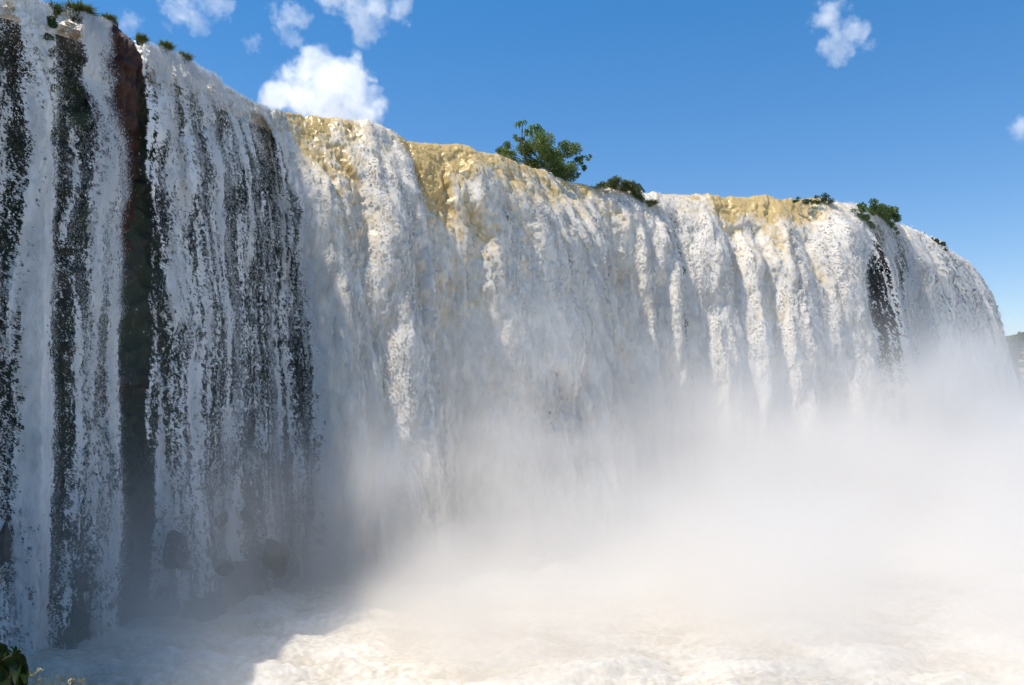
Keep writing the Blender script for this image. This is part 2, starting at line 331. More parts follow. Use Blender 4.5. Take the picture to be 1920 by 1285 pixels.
def sheet(name, px0, px1, spacing, layers, parent, mat, holes=False, seed=0, shells=()):
    s0, s1 = s_of(px0), s_of(px1)
    Vs, Fs, foam, soft = [], [], [], []; base = 0
    for off, sd_, amp, cov in [(*l, None) for l in layers] + list(shells):
        s = [s0]
        while s[-1] < s1:
            dist = math.hypot(float(np.interp(s[-1], SS, lx)), float(np.interp(s[-1], SS, ly)))
            s.append(s[-1] + spacing * dist / 788.0)
        s = np.array(s); s[-1] = s1
        dist = math.hypot(float(np.interp((s0 + s1) / 2, SS, lx)), float(np.interp((s0 + s1) / 2, SS, ly)))
        a = rows_for(max(spacing * 1.15 * dist / 788.0, 0.03), -4.0 if holes else -6.0)
        S, A = np.meshgrid(s, a)
        P, NN, D, px, w, u, v = fall_surface(S, A, off, sd_, amp)
        fo = foam_of(S, A, px, u, v, D)
        keep = None
        if holes:
            f, c = cover_mask(S, A, px, u, v, sd_)
            ok = f > thr(c * (0.45 if off < 0 and px0 < 530 else 1))
            keep = ok[:-1, :-1] & ok[1:, 1:]
        if cov is not None:
            # torn spray thrown off the sheet
            r = np.random.default_rng(int(off * 1000)); vf = .6 * v + .4 * np.maximum(A, 0)
            g = .45 * n2(S * 9, vf * 2.6, 91 + int(off * 100)) + .35 * n2(S * 2.6, vf * .8, 92) + .30 * n2(u * 1.0, v * .4, 93) + r.uniform(-.55, .55, S.shape)
            cc = cov * (np.clip(c, 0, 1) if holes else 1) * (.25 + .75 * sst(.1, .9, fo)) * sst(-3, 1.5, A)
            keep = (g > 1.05 - 1.5 * cc)[:-1, :-1]
        F_ = grid_faces(len(a), len(s), keep)
        Vs.append(P.reshape(-1, 3)); Fs.append(F_ + base); foam.append(fo.ravel()); soft.append(soft_normals(P, NN, 11, 5).reshape(-1, 3)); base += P.shape[0] * P.shape[1]
    V = np.concatenate(Vs); Fq = np.concatenate(Fs); foam = np.concatenate(foam); soft = np.concatenate(soft)
    used = np.zeros(len(V), bool); used[Fq.ravel()] = True; idx = np.cumsum(used) - 1
    return mesh_np(name, V[used], idx[Fq], mat, parent, {'foam': foam[used], 'soft': soft[used]})
def drops(name, px0, px1, n, parent, size=(0.012, 0.036), spread=0.15, gate=True, crestbias=0.015, seed=0):
    r = np.random.default_rng(100 + seed + int(px0 + 1000))
    s = r.uniform(s_of(px0), s_of(px1), n * 3); a = H * 0.9 * r.random(n * 3) ** 1.25
    nc = int(len(a) * crestbias); a[:nc] = r.uniform(-1.0, 1.0, nc)
    P, NN, D, px, w, u, v = fall_surface(s, a, 0, 0, 1)
    if gate:
        f, c = cover_mask(s, a, px, u, v, 0)
        p = sst(-0.5, 0.3, f - thr(np.clip(c, .01, .99))) * np.clip(c * 1.3, 0.0, 1)
        p = np.where((px > 204) & (px < 262) & (a < 7), 0, p)
    else: p = sst(-0.1, 0.45, n2(u * 1.1, v * 0.5, 77) * .6 + n2(s * 3.1, v * 2.0, 78) * .6 + n2(s * 7, v * 5, 79) * .4)
    p = p * (.10 + .90 * sst(.2, 1.0, foam_of(s, a, px, u, v, D)))
    ok = r.random(len(p)) < p; P = P[ok][:n]; NN = NN[ok][:n]; m = len(P)
    P = P + NN * np.minimum(r.exponential(spread, m), .7)[:, None] * (.25 + .75 * sst(0, 3, ZL - P[:, 2]))[:, None] + r.normal(0, 0.03, (m, 3))
    sz = r.uniform(*size, m) * (np.hypot(P[:, 0], P[:, 1]) / 45)
    e1 = r.normal(size=(m, 3)); e1 /= np.linalg.norm(e1, axis=1)[:, None]; e2 = np.cross(e1, r.normal(size=(m, 3))); e2 /= np.linalg.norm(e2, axis=1)[:, None]
    e1 = e1 * .45 + np.array([0, 0, 1.0]) * r.choice([-1, 1], m)[:, None] * r.uniform(.6, 2.2, m)[:, None]; e2 = e2 * .5
    V = np.stack([P + e1 * sz[:, None], P + e2 * sz[:, None] * 0.8, P - (e1 + e2) * 0.6 * sz[:, None]], 1).reshape(-1, 3)
    return mesh_np(name, V, np.arange(3 * m).reshape(-1, 3), M_DROP, parent, {'soft': np.repeat(NN, 3, 0)}, smooth=False)

def lip_pt(px, back=0.0, z=ZL):
    s = s_of(px); x, y, nx, ny, _ = lip_frame(s); return np.array([x - nx * back, y - ny * back, z])
def waterfall(px0, px1, spacing, layers, ndrops, label, holes, mat, shells):
    mid = lip_pt((px0 + px1) / 2)
    x, y, nx, ny, _ = lip_frame(s_of((px0 + px1) / 2))
    root = empty('waterfall', (0, 0, 0)); tag(root, label, 'waterfall', 'curtains of the horseshoe waterfall')
    sheet('water_sheet', px0, px1, spacing, layers, root, mat, holes, shells=shells)
    d = drops('spray', px0, px1, ndrops, root, gate=holes)
    d['kind'] = 'stuff'
    return root
two = [(0.0, 0, 0.5), (-0.6, 40, 0.4)]
one = [(0.0, 0, 1.0)]
SH1 = [(0.10, 0, 0.5, .50), (0.24, 0, 0.5, .34)]
SH2 = [(0.07, 0, 1.0, .50), (0.16, 0, 1.0, .36), (0.30, 0, 1.0, .20)]
waterfall(-600, 103, 0.6, two, 220000, 'leftmost curtain of falling white water, left of the green seam and the grassy brink', True, M_LACE, SH1)
waterfall(103, 230, 0.5, two, 150000, 'narrow lacy fall between the green seam and the bare red-brown rock', True, M_LACE, SH1)
waterfall(230, 530, 0.5, two, 260000, 'thin see-through veil of water over dark cliff, right of the red-brown rock', True, M_LACE, SH1)
waterfall(530, 742, 0.8, one, 160000, 'bulging white tongue of water below the big cloud, its top creamy', False, M_FALL, SH2)
waterfall(742, 1242, 0.8, one, 260000, 'widest thundering curtain with amber brink, below the leafy bush', False, M_FALL, SH2)
waterfall(1242, 1622, 0.85, one, 170000, 'bright white curtain with straight amber brink, right of the mossy ledge', True, M_FALL, SH2)
waterfall(1622, 1680, 0.8, one, 110000, 'slim stream squeezed between the two hanging green shrubs', True, M_FALL, SH2)
waterfall(1680, 2100, 0.9, one, 110000, 'last curtain curving away at the right end, beside open sky', True, M_FALL, SH2)

# ---------------------------------------------------------------- cliff behind the water (one rock wall with its plateau)
def cliff():
    s = np.concatenate([np.arange(0, s_of(540), .12), np.arange(s_of(540), SS[-1], 0.4)]); rows = np.linspace(0, 1, 200)
    S, T = np.meshgrid(s, rows); x, y, nx, ny, px = lip_frame(S)
    d = T * (ZL + 3) + 0.5
    ledge = 0.5 * n2(S * 0.15, d * 0.8, 5) + 0.8 * fbm2(S * 0.6, d * 0.5, 9, 5) + 0.3 * np.clip(6 * n2(S * 0.8, d * 0.9, 12), -1, 1) + .15 * np.clip(6 * n2(S * 2, d * 1.6, 13), -1, 1)
    left = sst(620, 480, px)
    talus = left * (1.3 + 3.0 * sst(270, 310, px) * sst(620, 500, px) + 1.6 * sst(95, 125, px) * sst(185, 150, px)) * sst(20, 31, d) ** 1.3
    out = -1.9 + 0.15 * tab(K_T, px) * np.sqrt(d) + ledge * 0.6 * sst(0, 2, d) + talus + left * (0.35 * np.sqrt(d))
    P = np.stack([x + nx * out, y + ny * out, ZL - d], -1)
    V = P.reshape(-1, 3); Fq = grid_faces(len(rows), len(s))
    o = mesh_np('cliff', V, Fq, M_CLIFF); o['kind'] = 'structure'
    # bed of the upper river, as a broad rock slab behind the brink
    back = np.array([1.5, 4, 8, 20, 60, 200]); S, B = np.meshgrid(s[::4], back); x, y, nx, ny, px = lip_frame(S)
    # flow back along -normal for the near rows, then straight away from the gorge
    X = x - nx * np.minimum(B, 8) + (B > 8) * (-0.35) * (B - 8); Y = y - ny * np.minimum(B, 8) + (B > 8) * 0.94 * (B - 8)
    Z = np.full_like(X, ZL - 0.02) + 0.05 * n2(X * 0.3, Y * 0.3, 4) + 0.01 * B
    o = mesh_np('upper_river', np.stack([X, Y, Z], -1).reshape(-1, 3), grid_faces(len(back), S.shape[1]), M_TOPRIVER, attrs={'foam': 0.3 + 0.5 * n2(X * 0.4, Y * 0.1, 3)}); o['kind'] = 'structure'
cliff()

# ---------------------------------------------------------------- the river below
def river():
    def wave(X, Y):
        h = 1.3 * np.abs(fbm2(X * 0.09, Y * 0.14, 3, 3)) + 0.30 * n2(X * 0.35 + 0.6 * n2(X * .3, Y * .3, 2), Y * 0.6, 6) + 0.20 * np.abs(n2(X * 0.9 + .4 * n2(X, Y, 1), Y * 1.7, 7)) + 0.10 * np.abs(n2(X * 2.2, Y * 3.6, 8)) + 0.035 * np.abs(n2(X * 5, Y * 8, 9)) + .01 * n2(X * 13, Y * 17, 10)
        return h
    ys = [14.0]
    while ys[-1] < 90: ys.append(ys[-1] + 0.05 * (ys[-1] / 28) ** 1.6)
    ys = np.array(ys); t = np.linspace(-0.95, 0.95, 1100)
    T, Y = np.meshgrid(t, ys); X = T * (Y + 4)
    Z = wave(X, Y) - 0.5
    foam = 0.55 + 0.7 * fbm2(X * 0.22 + 0.8 * n2(X * .15, Y * .2, 20), Y * 0.42, 21, 5, .6) + 0.6 * (Z - (-0.12))
    o = mesh_np('river', np.stack([X, Y, Z], -1).reshape(-1, 3), grid_faces(len(ys), len(t)), M_RIVER, attrs={'foam': foam}); o['kind'] = 'structure'
    g = np.concatenate([np.linspace(-3000, -120, 8), np.linspace(-110, 200, 90), np.linspace(220, 3000, 8)]); gy = np.concatenate([np.linspace(-600, -30, 5), np.linspace(-25, 180, 80), np.linspace(200, 3500, 10)])
    X, Y = np.meshgrid(g, gy); Z = np.full_like(X, -1.1)
    o = mesh_np('river_bed', np.stack([X, Y, Z], -1).reshape(-1, 3), grid_faces(len(gy), len(g)), M_RIVER, attrs={'foam': 0.6 + 0 * X}); o['kind'] = 'structure'
river()

# ---------------------------------------------------------------- rocks
def rock_mesh(rx, ry, rz, seed, sub=4, rough=0.28):
    import bmesh
    bm = bmesh.new(); bmesh.ops.create_icosphere(bm, subdivisions=sub, radius=1)
    V = np.array([v.co[:] for v in bm.verts]); Fq = np.array([[v.index for v in f.verts] for f in bm.faces]); bm.free()
    n = fbm3(V[:, 0] * 0.9 + seed, V[:, 1] * 0.9, V[:, 2] * 0.9, seed, 4); c = n3(V[:, 0] * 0.7 + seed, V[:, 1] * .7, V[:, 2] * .7, seed + 5)
    r = 1 + rough * n + 0.12 * np.sign(c) * np.minimum(np.abs(c) * 4, 1)
    V = V * r[:, None]; q = np.random.default_rng(seed + 50)
    for i in range(15):
        nrm = q.normal(size=3); nrm /= np.linalg.norm(nrm); h = q.uniform(.42, .78); dd = V @ nrm; V = V - np.maximum(dd - h, 0)[:, None] * nrm
    V += V * 0.06 * fbm3(V[:, 0] * 4, V[:, 1] * 4, V[:, 2] * 4, seed + 9, 3)[:, None]
    return V * np.array([rx, ry, rz]), Fq
def rock(px, py, D, rx, rz, seed, label, name='boulder', cat='boulder', mat=None, group=None, ry=None, tilt=0, sub=4):
    p = at(px, py, D); V, Fq = rock_mesh(rx, ry or rx * 0.9, rz, seed, sub)
    o = mesh_np(name, V, Fq, mat or M_BOULDER); o.location = p; o.rotation_euler = (0, tilt, 0); tag(o, label, cat, group); return o
BG = 'wet boulders at the foot of the falls'
rock(330, 1042, 38.8, 0.85, 1.05, 1, 'largest rounded wet boulder at the foot of the left falls, flat-topped', group=BG)
rock(304, 1115, 38.6, 0.62, 0.5, 2, 'low dark boulder just below the largest boulder, water behind it', group=BG)
rock(416, 974, 40.8, 0.55, 0.48, 3, 'small wedge-shaped boulder above and right of the largest boulder', group=BG)
rock(463, 966, 41.6, 0.55, 0.6, 4, 'highest upright boulder, right of the wedge-shaped one', group=BG)
rock(313, 990, 40.5, 0.32, 0.55, 5, 'slender boulder in the veil directly above the largest boulder', group=BG)
0 and rock(380, 1108, 37.8, 1.1, 0.75, 6, 'broad mist-covered boulder right of the low dark boulder', group=BG)
rock(515, 1045, 43.0, 1.1, 1.35, 7, 'biggest dim rock mass fading into mist, rightmost of the boulders', group=BG)
rock(150, 1085, 34.6, 0.36, 0.95, 8, 'slanting dark fin of rock at the foot of the leftmost falls', 'rock_fin', 'rock', tilt=-0.3)
rock(5, 1030, 33.0, 0.35, 1.3, 9, 'dark rock at the left edge, beside the thick left stream', 'rock_fin', 'rock')
rock(420, 1065, 39.0, 0.7, 0.5, 14, 'faint low boulder between the largest boulder and the dim rock mass', group=BG)
# red-brown outcrop breaking the brink
def outcrop():
    s0, s1 = s_of(196), s_of(276)
    s = np.linspace(s0, s1, 70); a = np.linspace(0, 1, 110); S, A = np.meshgrid(s, a); x, y, nx, ny, px = lip_frame(S)
    d = A * 12
    t = (S - s0) / (s1 - s0); prof = np.sin(np.clip(t, 0, 1) * math.pi) ** 0.45
    top = np.interp(t, [0, .12, .3, .5, .7, .85, 1], [0.0, 0.75, 0.85, 0.7, 0.25, 0.1, -0.3])
    out = -1.0 + prof * (1.5 * sst(-0.4, 1.4, d + 0.2) * sst(13, 6, d)) + 0.45 * fbm2(S * 1.2, d * 1.0, 33, 5, .6) + 0.14 * np.clip(8 * n2(S * 1.5, d * 0.8, 35), -1, 1) + .06 * np.clip(8 * n2(S * 4, d * 2, 36), -1, 1)
    Z = ZL + top - d + 0.12 * fbm2(S * 2, d, 37, 3)
    # cap that runs back from the edge
    P = np.stack([x + nx * out, y + ny * out, Z], -1)
    cap = [P]
    rowb = []
    for b in (0.5, 1.2, 2.5): rowb.append(np.stack([x[0] + nx[0] * (out[0] - b), y[0] + ny[0] * (out[0] - b), Z[0] + 0.05 - 0.25 * b * b * 0.2 + 0.1 * n2(S[0] * 2, b, 4)], -1))
    P = np.concatenate([np.array(rowb[::-1]), P], 0)
    o = mesh_np('rock_outcrop', P.reshape(-1, 3), grid_faces(P.shape[0], P.shape[1]), M_OUTCROP)
    tag(o, 'bare red-brown rock buttress splitting the brink of the falls near the left', 'rock')
outcrop()

# ---------------------------------------------------------------- plants
class Leaves:
    def __init__(s): s.V = []; s.Fq = []; s.t = []; s.n = 0
    def quads(s, Q, tint):
        m = len(Q); s.V.append(Q.reshape(-1, 3)); s.Fq.append(np.arange(4 * m).reshape(-1, 4) + s.n); s.t.append(np.repeat(tint, 4)); s.n += 4 * m
    def strip(s, pts, widths, side, tint):
        k = len(pts); L = pts - side * widths[:, None]; Rr = pts + side * widths[:, None]
        s.V.append(np.stack([L, Rr], 1).reshape(-1, 3)); i = np.arange(k - 1)[:, None] * 2 + s.n
        s.Fq.append(np.concatenate([i, i + 1, i + 3, i + 2], 1)); s.t.append(np.full(2 * k, tint)); s.n += 2 * k
    def build(s, name, mat, parent=None):
        return mesh_np(name, np.concatenate(s.V), np.concatenate(s.Fq), mat, parent, {'tint': np.concatenate(s.t)}, smooth=False)
def leaf_cloud(L, centers, rad, n, size, r, flat=0.8, tint=(0, 1)):
    """n leaves scattered through blobs (centres m x 3, radii m)"""
    w = rad ** 2.2; c = r.choice(len(centers), n, p=w / w.sum())
    dv = r.normal(size=(n, 3)); dv /= np.linalg.norm(dv, axis=1)[:, None]; rr = rad[c] * r.random(n) ** 0.45
    P = centers[c] + dv * rr[:, None] * np.array([1, 1, flat])
    e1 = r.normal(size=(n, 3)) + np.array([0, 0, -0.3]); e1 /= np.linalg.norm(e1, axis=1)[:, None]
    e2 = np.cross(e1, r.normal(size=(n, 3))); e2 /= np.linalg.norm(e2, axis=1)[:, None]
    sz = (size * r.uniform(0.6, 1.3, n))[:, None]
    Q = np.stack([P - e1 * sz, P + e2 * sz * 0.42, P + e1 * sz, P - e2 * sz * 0.42], 1)
    L.quads(Q, np.clip(r.uniform(tint[0], tint[1], n) * 0.8 + 0.3 * (c % 5) / 5 - .05, 0, 1))
def tube(paths, name, mat, parent, sides=6):
    V = []; Fq = []; n = 0
    for pts, rad in paths:
        pts = np.asarray(pts, float); k = len(pts)
        d = np.gradient(pts, axis=0); d /= np.linalg.norm(d, axis=1)[:, None]
        up = np.array([0.3, 0.9, 0.1]); e1 = np.cross(d, up); e1 /= np.linalg.norm(e1, axis=1)[:, None]; e2 = np.cross(d, e1)
        ang = np.linspace(0, 2 * np.pi, sides, endpoint=False)
        ring = pts[:, None] + (e1[:, None] * np.cos(ang)[None, :, None] + e2[:, None] * np.sin(ang)[None, :, None]) * np.asarray(rad)[:, None, None]
        V.append(ring.reshape(-1, 3))
        for i in range(k - 1):
            for j in range(sides):
                a = n + i * sides + j; b = n + i * sides + (j + 1) % sides; Fq.append([a, b, b + sides, a + sides])
        n += k * sides
    return mesh_np(name, np.concatenate(V), np.array(Fq), mat, parent)
def grass_tuft(loc, rx, h, n, seed, label, droop=0.9, lean=(0.2, 0), mat=None, tint=(0, 1), group='grass tufts on the brink'):
    r = np.random.default_rng(seed); root = empty('grass_tuft', loc); tag(root, label, 'grass tuft', group)
    L = Leaves()
    for i in range(int(n * 2.2)):
        az = r.uniform(0, 2 * np.pi); rad = rx * 0.35 * math.sqrt(r.random()); base = np.array([math.cos(az) * rad, math.sin(az) * rad, -0.05])
        outd = np.array([math.cos(az), math.sin(az), 0]) * r.uniform(0.2, 1) + np.array([*lean, 0]); ln = h * r.uniform(0.6, 1.15)
        t = np.linspace(0, 1, 5)[:, None]; pts = base + outd * rx * (t ** 1.3) * r.uniform(.5, 1) + np.array([0, 0, 1]) * ln * (t * 1.35 - droop * t ** 2.2 * r.uniform(.5, 1.1))
        side = np.cross(outd, [0, 0, 1]); side = side / (np.linalg.norm(side) + 1e-6) + r.normal(0, .3, 3)
        L.strip(pts, np.array([.008, .012, .010, .007, .001]) * (1 + h), side, r.uniform(*tint))
    L.build('blades', mat or M_GRASS, root)
    V, Fq = rock_mesh(rx * 0.5, rx * 0.5, h * 0.28, seed, 2); b = mesh_np('root_clump', V, Fq, M_BANK, root); b.location = (0, 0, 0)
    return root
def place(px, py, back=0.6):
    """point above the brink seen at px, py, back metres behind the lip"""
    p = lip_pt(px, back); return at(px, py, p[1])
grass_tuft(place(100, 30, .1), 0.45, 0.75, 260, 1, 'dark green upright grass tuft on top of the green seam, leftmost of the tufts', tint=(0, .4))
grass_tuft(place(146, 38, .6), 0.85, 0.85, 700, 2, 'largest round grass tuft on the brink, above the narrow lacy fall', tint=(0, 1))
grass_tuft(place(200, 47, .5), 0.5, 0.6, 380, 3, 'grass tuft on the left shoulder of the bare red-brown rock', tint=(.1, .9))
grass_tuft(place(262, 82, -.6), 0.4, 0.6, 220, 4, 'drooping grass tuft at the right foot of the bare red-brown rock', lean=(.5, 0))
grass_tuft(place(308, 96, -.5), 0.5, 0.6, 300, 5, 'grass tuft on the veil brink, first right of the rock', lean=(.3, 0))
grass_tuft(place(344, 117, -.5), 0.5, 0.55, 260, 6, 'spiky grass tuft lowest of the row, rightmost of the left tufts', tint=(.2, .8), droop=.6)
def hang(px, py, extra=0.5):
    s = s_of(px); x, y, nx, ny, _ = lip_frame(s); cpy = float(np.interp(px, [c[0] for c in crest], [c[1] for c in crest])); k = float(tab(K_T, px)); lb = float(tab(LOBE_T, px))
    d = max(0, (py - cpy) * y / F); o = k * math.sqrt(d + .25) - .5 * k + lb * float(sst(0, 7, np.array(d))) + extra; return at(px, py, y + ny * o)
def moss_strip(name, pxs, label, cat, amp, n, size, seed, mat, grp=None, stone=True):
    """vegetation hanging on a line of pixels (px, py, radius in px) along the brink"""
    r = np.random.default_rng(seed); pts = []; rad = []
    p0 = None
    for px, py, rp, bk in pxs:
        rp *= 1.3; p = hang(px, py, 1.5); D = p[1]
        if p0 is None: p0 = p
        for j in range(5): pts.append(p + r.normal(0, rp * D / F * 0.35, 3)); rad.append(rp * D / F * r.uniform(.45, .8))
    root = empty(name, p0); tag(root, label, cat, grp); L = Leaves()
    leaf_cloud(L, np.array(pts) - p0, np.array(rad), n, size, r); L.build('foliage', mat, root)
    if stone:
        for (px, py, rp, bk), i in zip(pxs, range(99)):
            p = hang(px, py, .9); v, f = rock_mesh(rp * p[1] / F * .8, rp * p[1] / F * .8, rp * p[1] / F * .7, seed + i, 2)
            mesh_np('root_clump', v + (p - p0), f, M_CLIFF, root)
    return root
moss_strip('green_seam', [(97, 45, 9, -.5), (95, 70, 7, -.6), (96, 100, 6, -.7), (98, 135, 6, -.8), (100, 165, 5, -.9)], 'dark green mossy seam hanging down the cliff between the two left falls', 'moss', 1, 2500, .06, 11, M_DARKLEAF)

def bush(px, py, back, shape, n, size, seed, label, name='bush', mat=None, D=None, cat='bush', stems=9, grp=None, tint=(0, 1), hanging=False):
    """shape: blobs (px, py, radius px) in the plane through the root"""
    r = np.random.default_rng(seed); b = at(px, py, D) if D else place(px, py, back); D = b[1]; k = D / F
    root = empty(name, b); tag(root, label, cat, grp); C = []; Rd = []
    for x, y, rp in shape:
        rp = rp * (1.35 if hanging else 1); p = (hang(x, y, 1.2 + min(3.0, max(0, y - 390) * .06)) if hanging else at(x, y, D)) - b
        for j in range(4): C.append(p + r.normal(0, rp * k * .4, 3) * np.array([1, 1.6, 1])); Rd.append(rp * k * r.uniform(.45, .8))
    C = np.array(C); Rd = np.array(Rd)
    L = Leaves(); leaf_cloud(L, C, Rd, n, size, r, tint=tint); L.build('foliage', mat or M_LEAF, root)
    paths = []
    for i in r.choice(len(C), min(len(C), stems * 3), replace=False):
        e = C[i] + r.normal(0, .1, 3); t = np.linspace(0, 1, 6)[:, None]
        st = np.array([r.normal(0, .25), r.normal(0, .25), -.3]); pts = st + (e - st) * t + np.array([0, 0, 1]) * (np.sin(t * math.pi) * .12 * np.linalg.norm(e)) + r.normal(0, .04, (6, 3))
        paths.append((pts, np.linspace(.05, .01, 6)))
    tube(paths, 'branches', M_BARK, root, 5)
    return root
bush(1040, 342, 2.2, [(1040, 300, 38), (1020, 275, 26), (1065, 320, 28), (1005, 310, 26), (1030, 328, 30), (985, 290, 22), (955, 285, 18), (935, 280, 12), (965, 298, 16), (1064, 280, 20), (1084, 300, 14), (938, 292, 12), (950, 272, 9), (1095, 312, 7), (1098, 296, 8), (1108, 293, 5), (975, 262, 12), (1085, 327, 6), (1012, 258, 12), (965, 255, 6)], 26000, .095, 21,
     'big leafy bush on the brink in the middle of the falls, against the sky')
def sapling():
    b = place(985, 318, 2.4); D = b[1]; k = D / F; root = empty('sapling', b); tag(root, 'slender sapling with broad drooping leaves rising out of the big bush', 'tree')
    top = at(979, 236, D) - b
    pts = [at(x, y, D) - b for x, y in ((986, 322), (983, 298), (980, 275), (979, 255), (979, 238))]
    br = [(np.array(pts), np.array([.07, .06, .05, .04, .03])), (np.array([at(980, 262, D) - b, at(988, 250, D) - b, at(998, 242, D) - b]), np.array([.035, .03, .02])), (np.array([at(980, 266, D) - b, at(984, 256, D) - b, at(989, 250, D) - b]), np.array([.03, .02, .02]))]
    tube(br, 'trunk', M_BARK, root, 6)
    r = np.random.default_rng(5); L = Leaves()
    for cx, cy_, sc in ((976, 228, 1.0), (970, 231, .8), (983, 226, .7), (998, 236, 1.1), (1006, 233, .9), (1010, 238, .8), (990, 246, .9), (985, 243, .8), (992, 250, .6), (1001, 242, .9)):
        c = at(cx, cy_, D + r.uniform(-.3, .3)) - b; az0 = r.uniform(0, 6.3)
        for q in range(8):
            az = az0 + q * 2 * math.pi / 8.5; o = np.array([math.cos(az), math.sin(az), 0]); ln = .55 * sc * r.uniform(.8, 1.1); t = np.linspace(0, 1, 5)[:, None]
            p = c + o * ln * np.sin(t * 1.5) * .9 + np.array([0, 0, 1]) * ln * (.25 * t - 1.1 * t ** 2)
            L.strip(p, np.array([.015, .06, .085, .07, .01]) * sc, np.cross(o, [0, 0, 1]), r.uniform(0, 1))
    L.build('leaves', M_PALM, root)
sapling()
LB = 'low plants along the far brink'
moss_strip('mossy_ledge', [(1130, 346, 9, .8), (1150, 344, 12, .8), (1168, 350, 11, .6), (1185, 352, 11, .6), (1190, 362, 10, .3), (1203, 372, 8, .1)], 'mossy green ledge on the brink, right of the big bush', 'ledge plants', 1, 6500, .085, 12, M_GRASS)
grass_tuft(hang(1217, 386, 1.0), 0.75, 0.6, 420, 13, 'drooping bright grass tuft at the lower end of the mossy ledge', lean=(.5, -.2), group='grass tufts on the brink')
rock(1192, 354, place(1192, 354, 1.2)[1], 1.1, .55, 15, 'dark bare stone at the top of the mossy ledge', 'ledge_stone', 'rock', M_CLIFF)
rock(1262, 412, place(1262, 412, -1.0)[1], .65, .7, 16, 'small dark rock poking from the water just right of the mossy ledge', 'ledge_stone', 'rock', M_CLIFF)
bush(1500, 381, 1, [(1492, 379, 5), (1510, 377, 6), (1520, 379, 4)], 500, .1, 31, 'tiny low shrub on the far straight brink, left of its neighbour', grp=LB, mat=M_DARKLEAF, stems=2, hanging=True)
bush(1545, 381, 1, [(1530, 378, 6), (1542, 377, 7), (1553, 376, 7)], 700, .1, 32, 'second tiny low shrub on the far brink, with a pointed right tip', grp=LB, mat=M_DARKLEAF, stems=2, hanging=True)
bush(1612, 400, 0, [(1608, 390, 8), (1606, 399, 8), (1613, 409, 9), (1621, 418, 8), (1628, 427, 7), (1633, 440, 5), (1637, 452, 4)], 4500, .11, 33, 'upright narrow shrub hanging over the brink, left of the slim stream', mat=M_LEAF, stems=4, tint=(0, .7), hanging=True)
bush(1655, 398, 0.4, [(1634, 394, 9), (1644, 396, 11), (1656, 398, 12), (1667, 400, 10), (1658, 408, 11), (1670, 411, 9), (1669, 423, 8), (1674, 435, 7), (1679, 448, 6), (1682, 461, 5), (1686, 474, 4)], 8500, .11, 34, 'rounded shrub trailing down the cliff, right of the slim stream', mat=M_LEAF, stems=5, tint=(0, .6), hanging=True)
bush(1757, 456, 0, [(1750, 450, 5), (1758, 454, 6), (1766, 460, 5), (1771, 468, 4)], 900, .12, 35, 'small dark shrub on the descending right brink', grp=LB, mat=M_DARKLEAF, stems=2, D=90)
bush(1822, 534, 0, [(1815, 513, 8), (1823, 516, 9), (1828, 526, 8), (1830, 538, 6), (1831, 550, 4)], 2600, .14, 36, 'small shrub clinging to the far right edge of the falls, against the sky', mat=M_LEAF, stems=3, D=104)

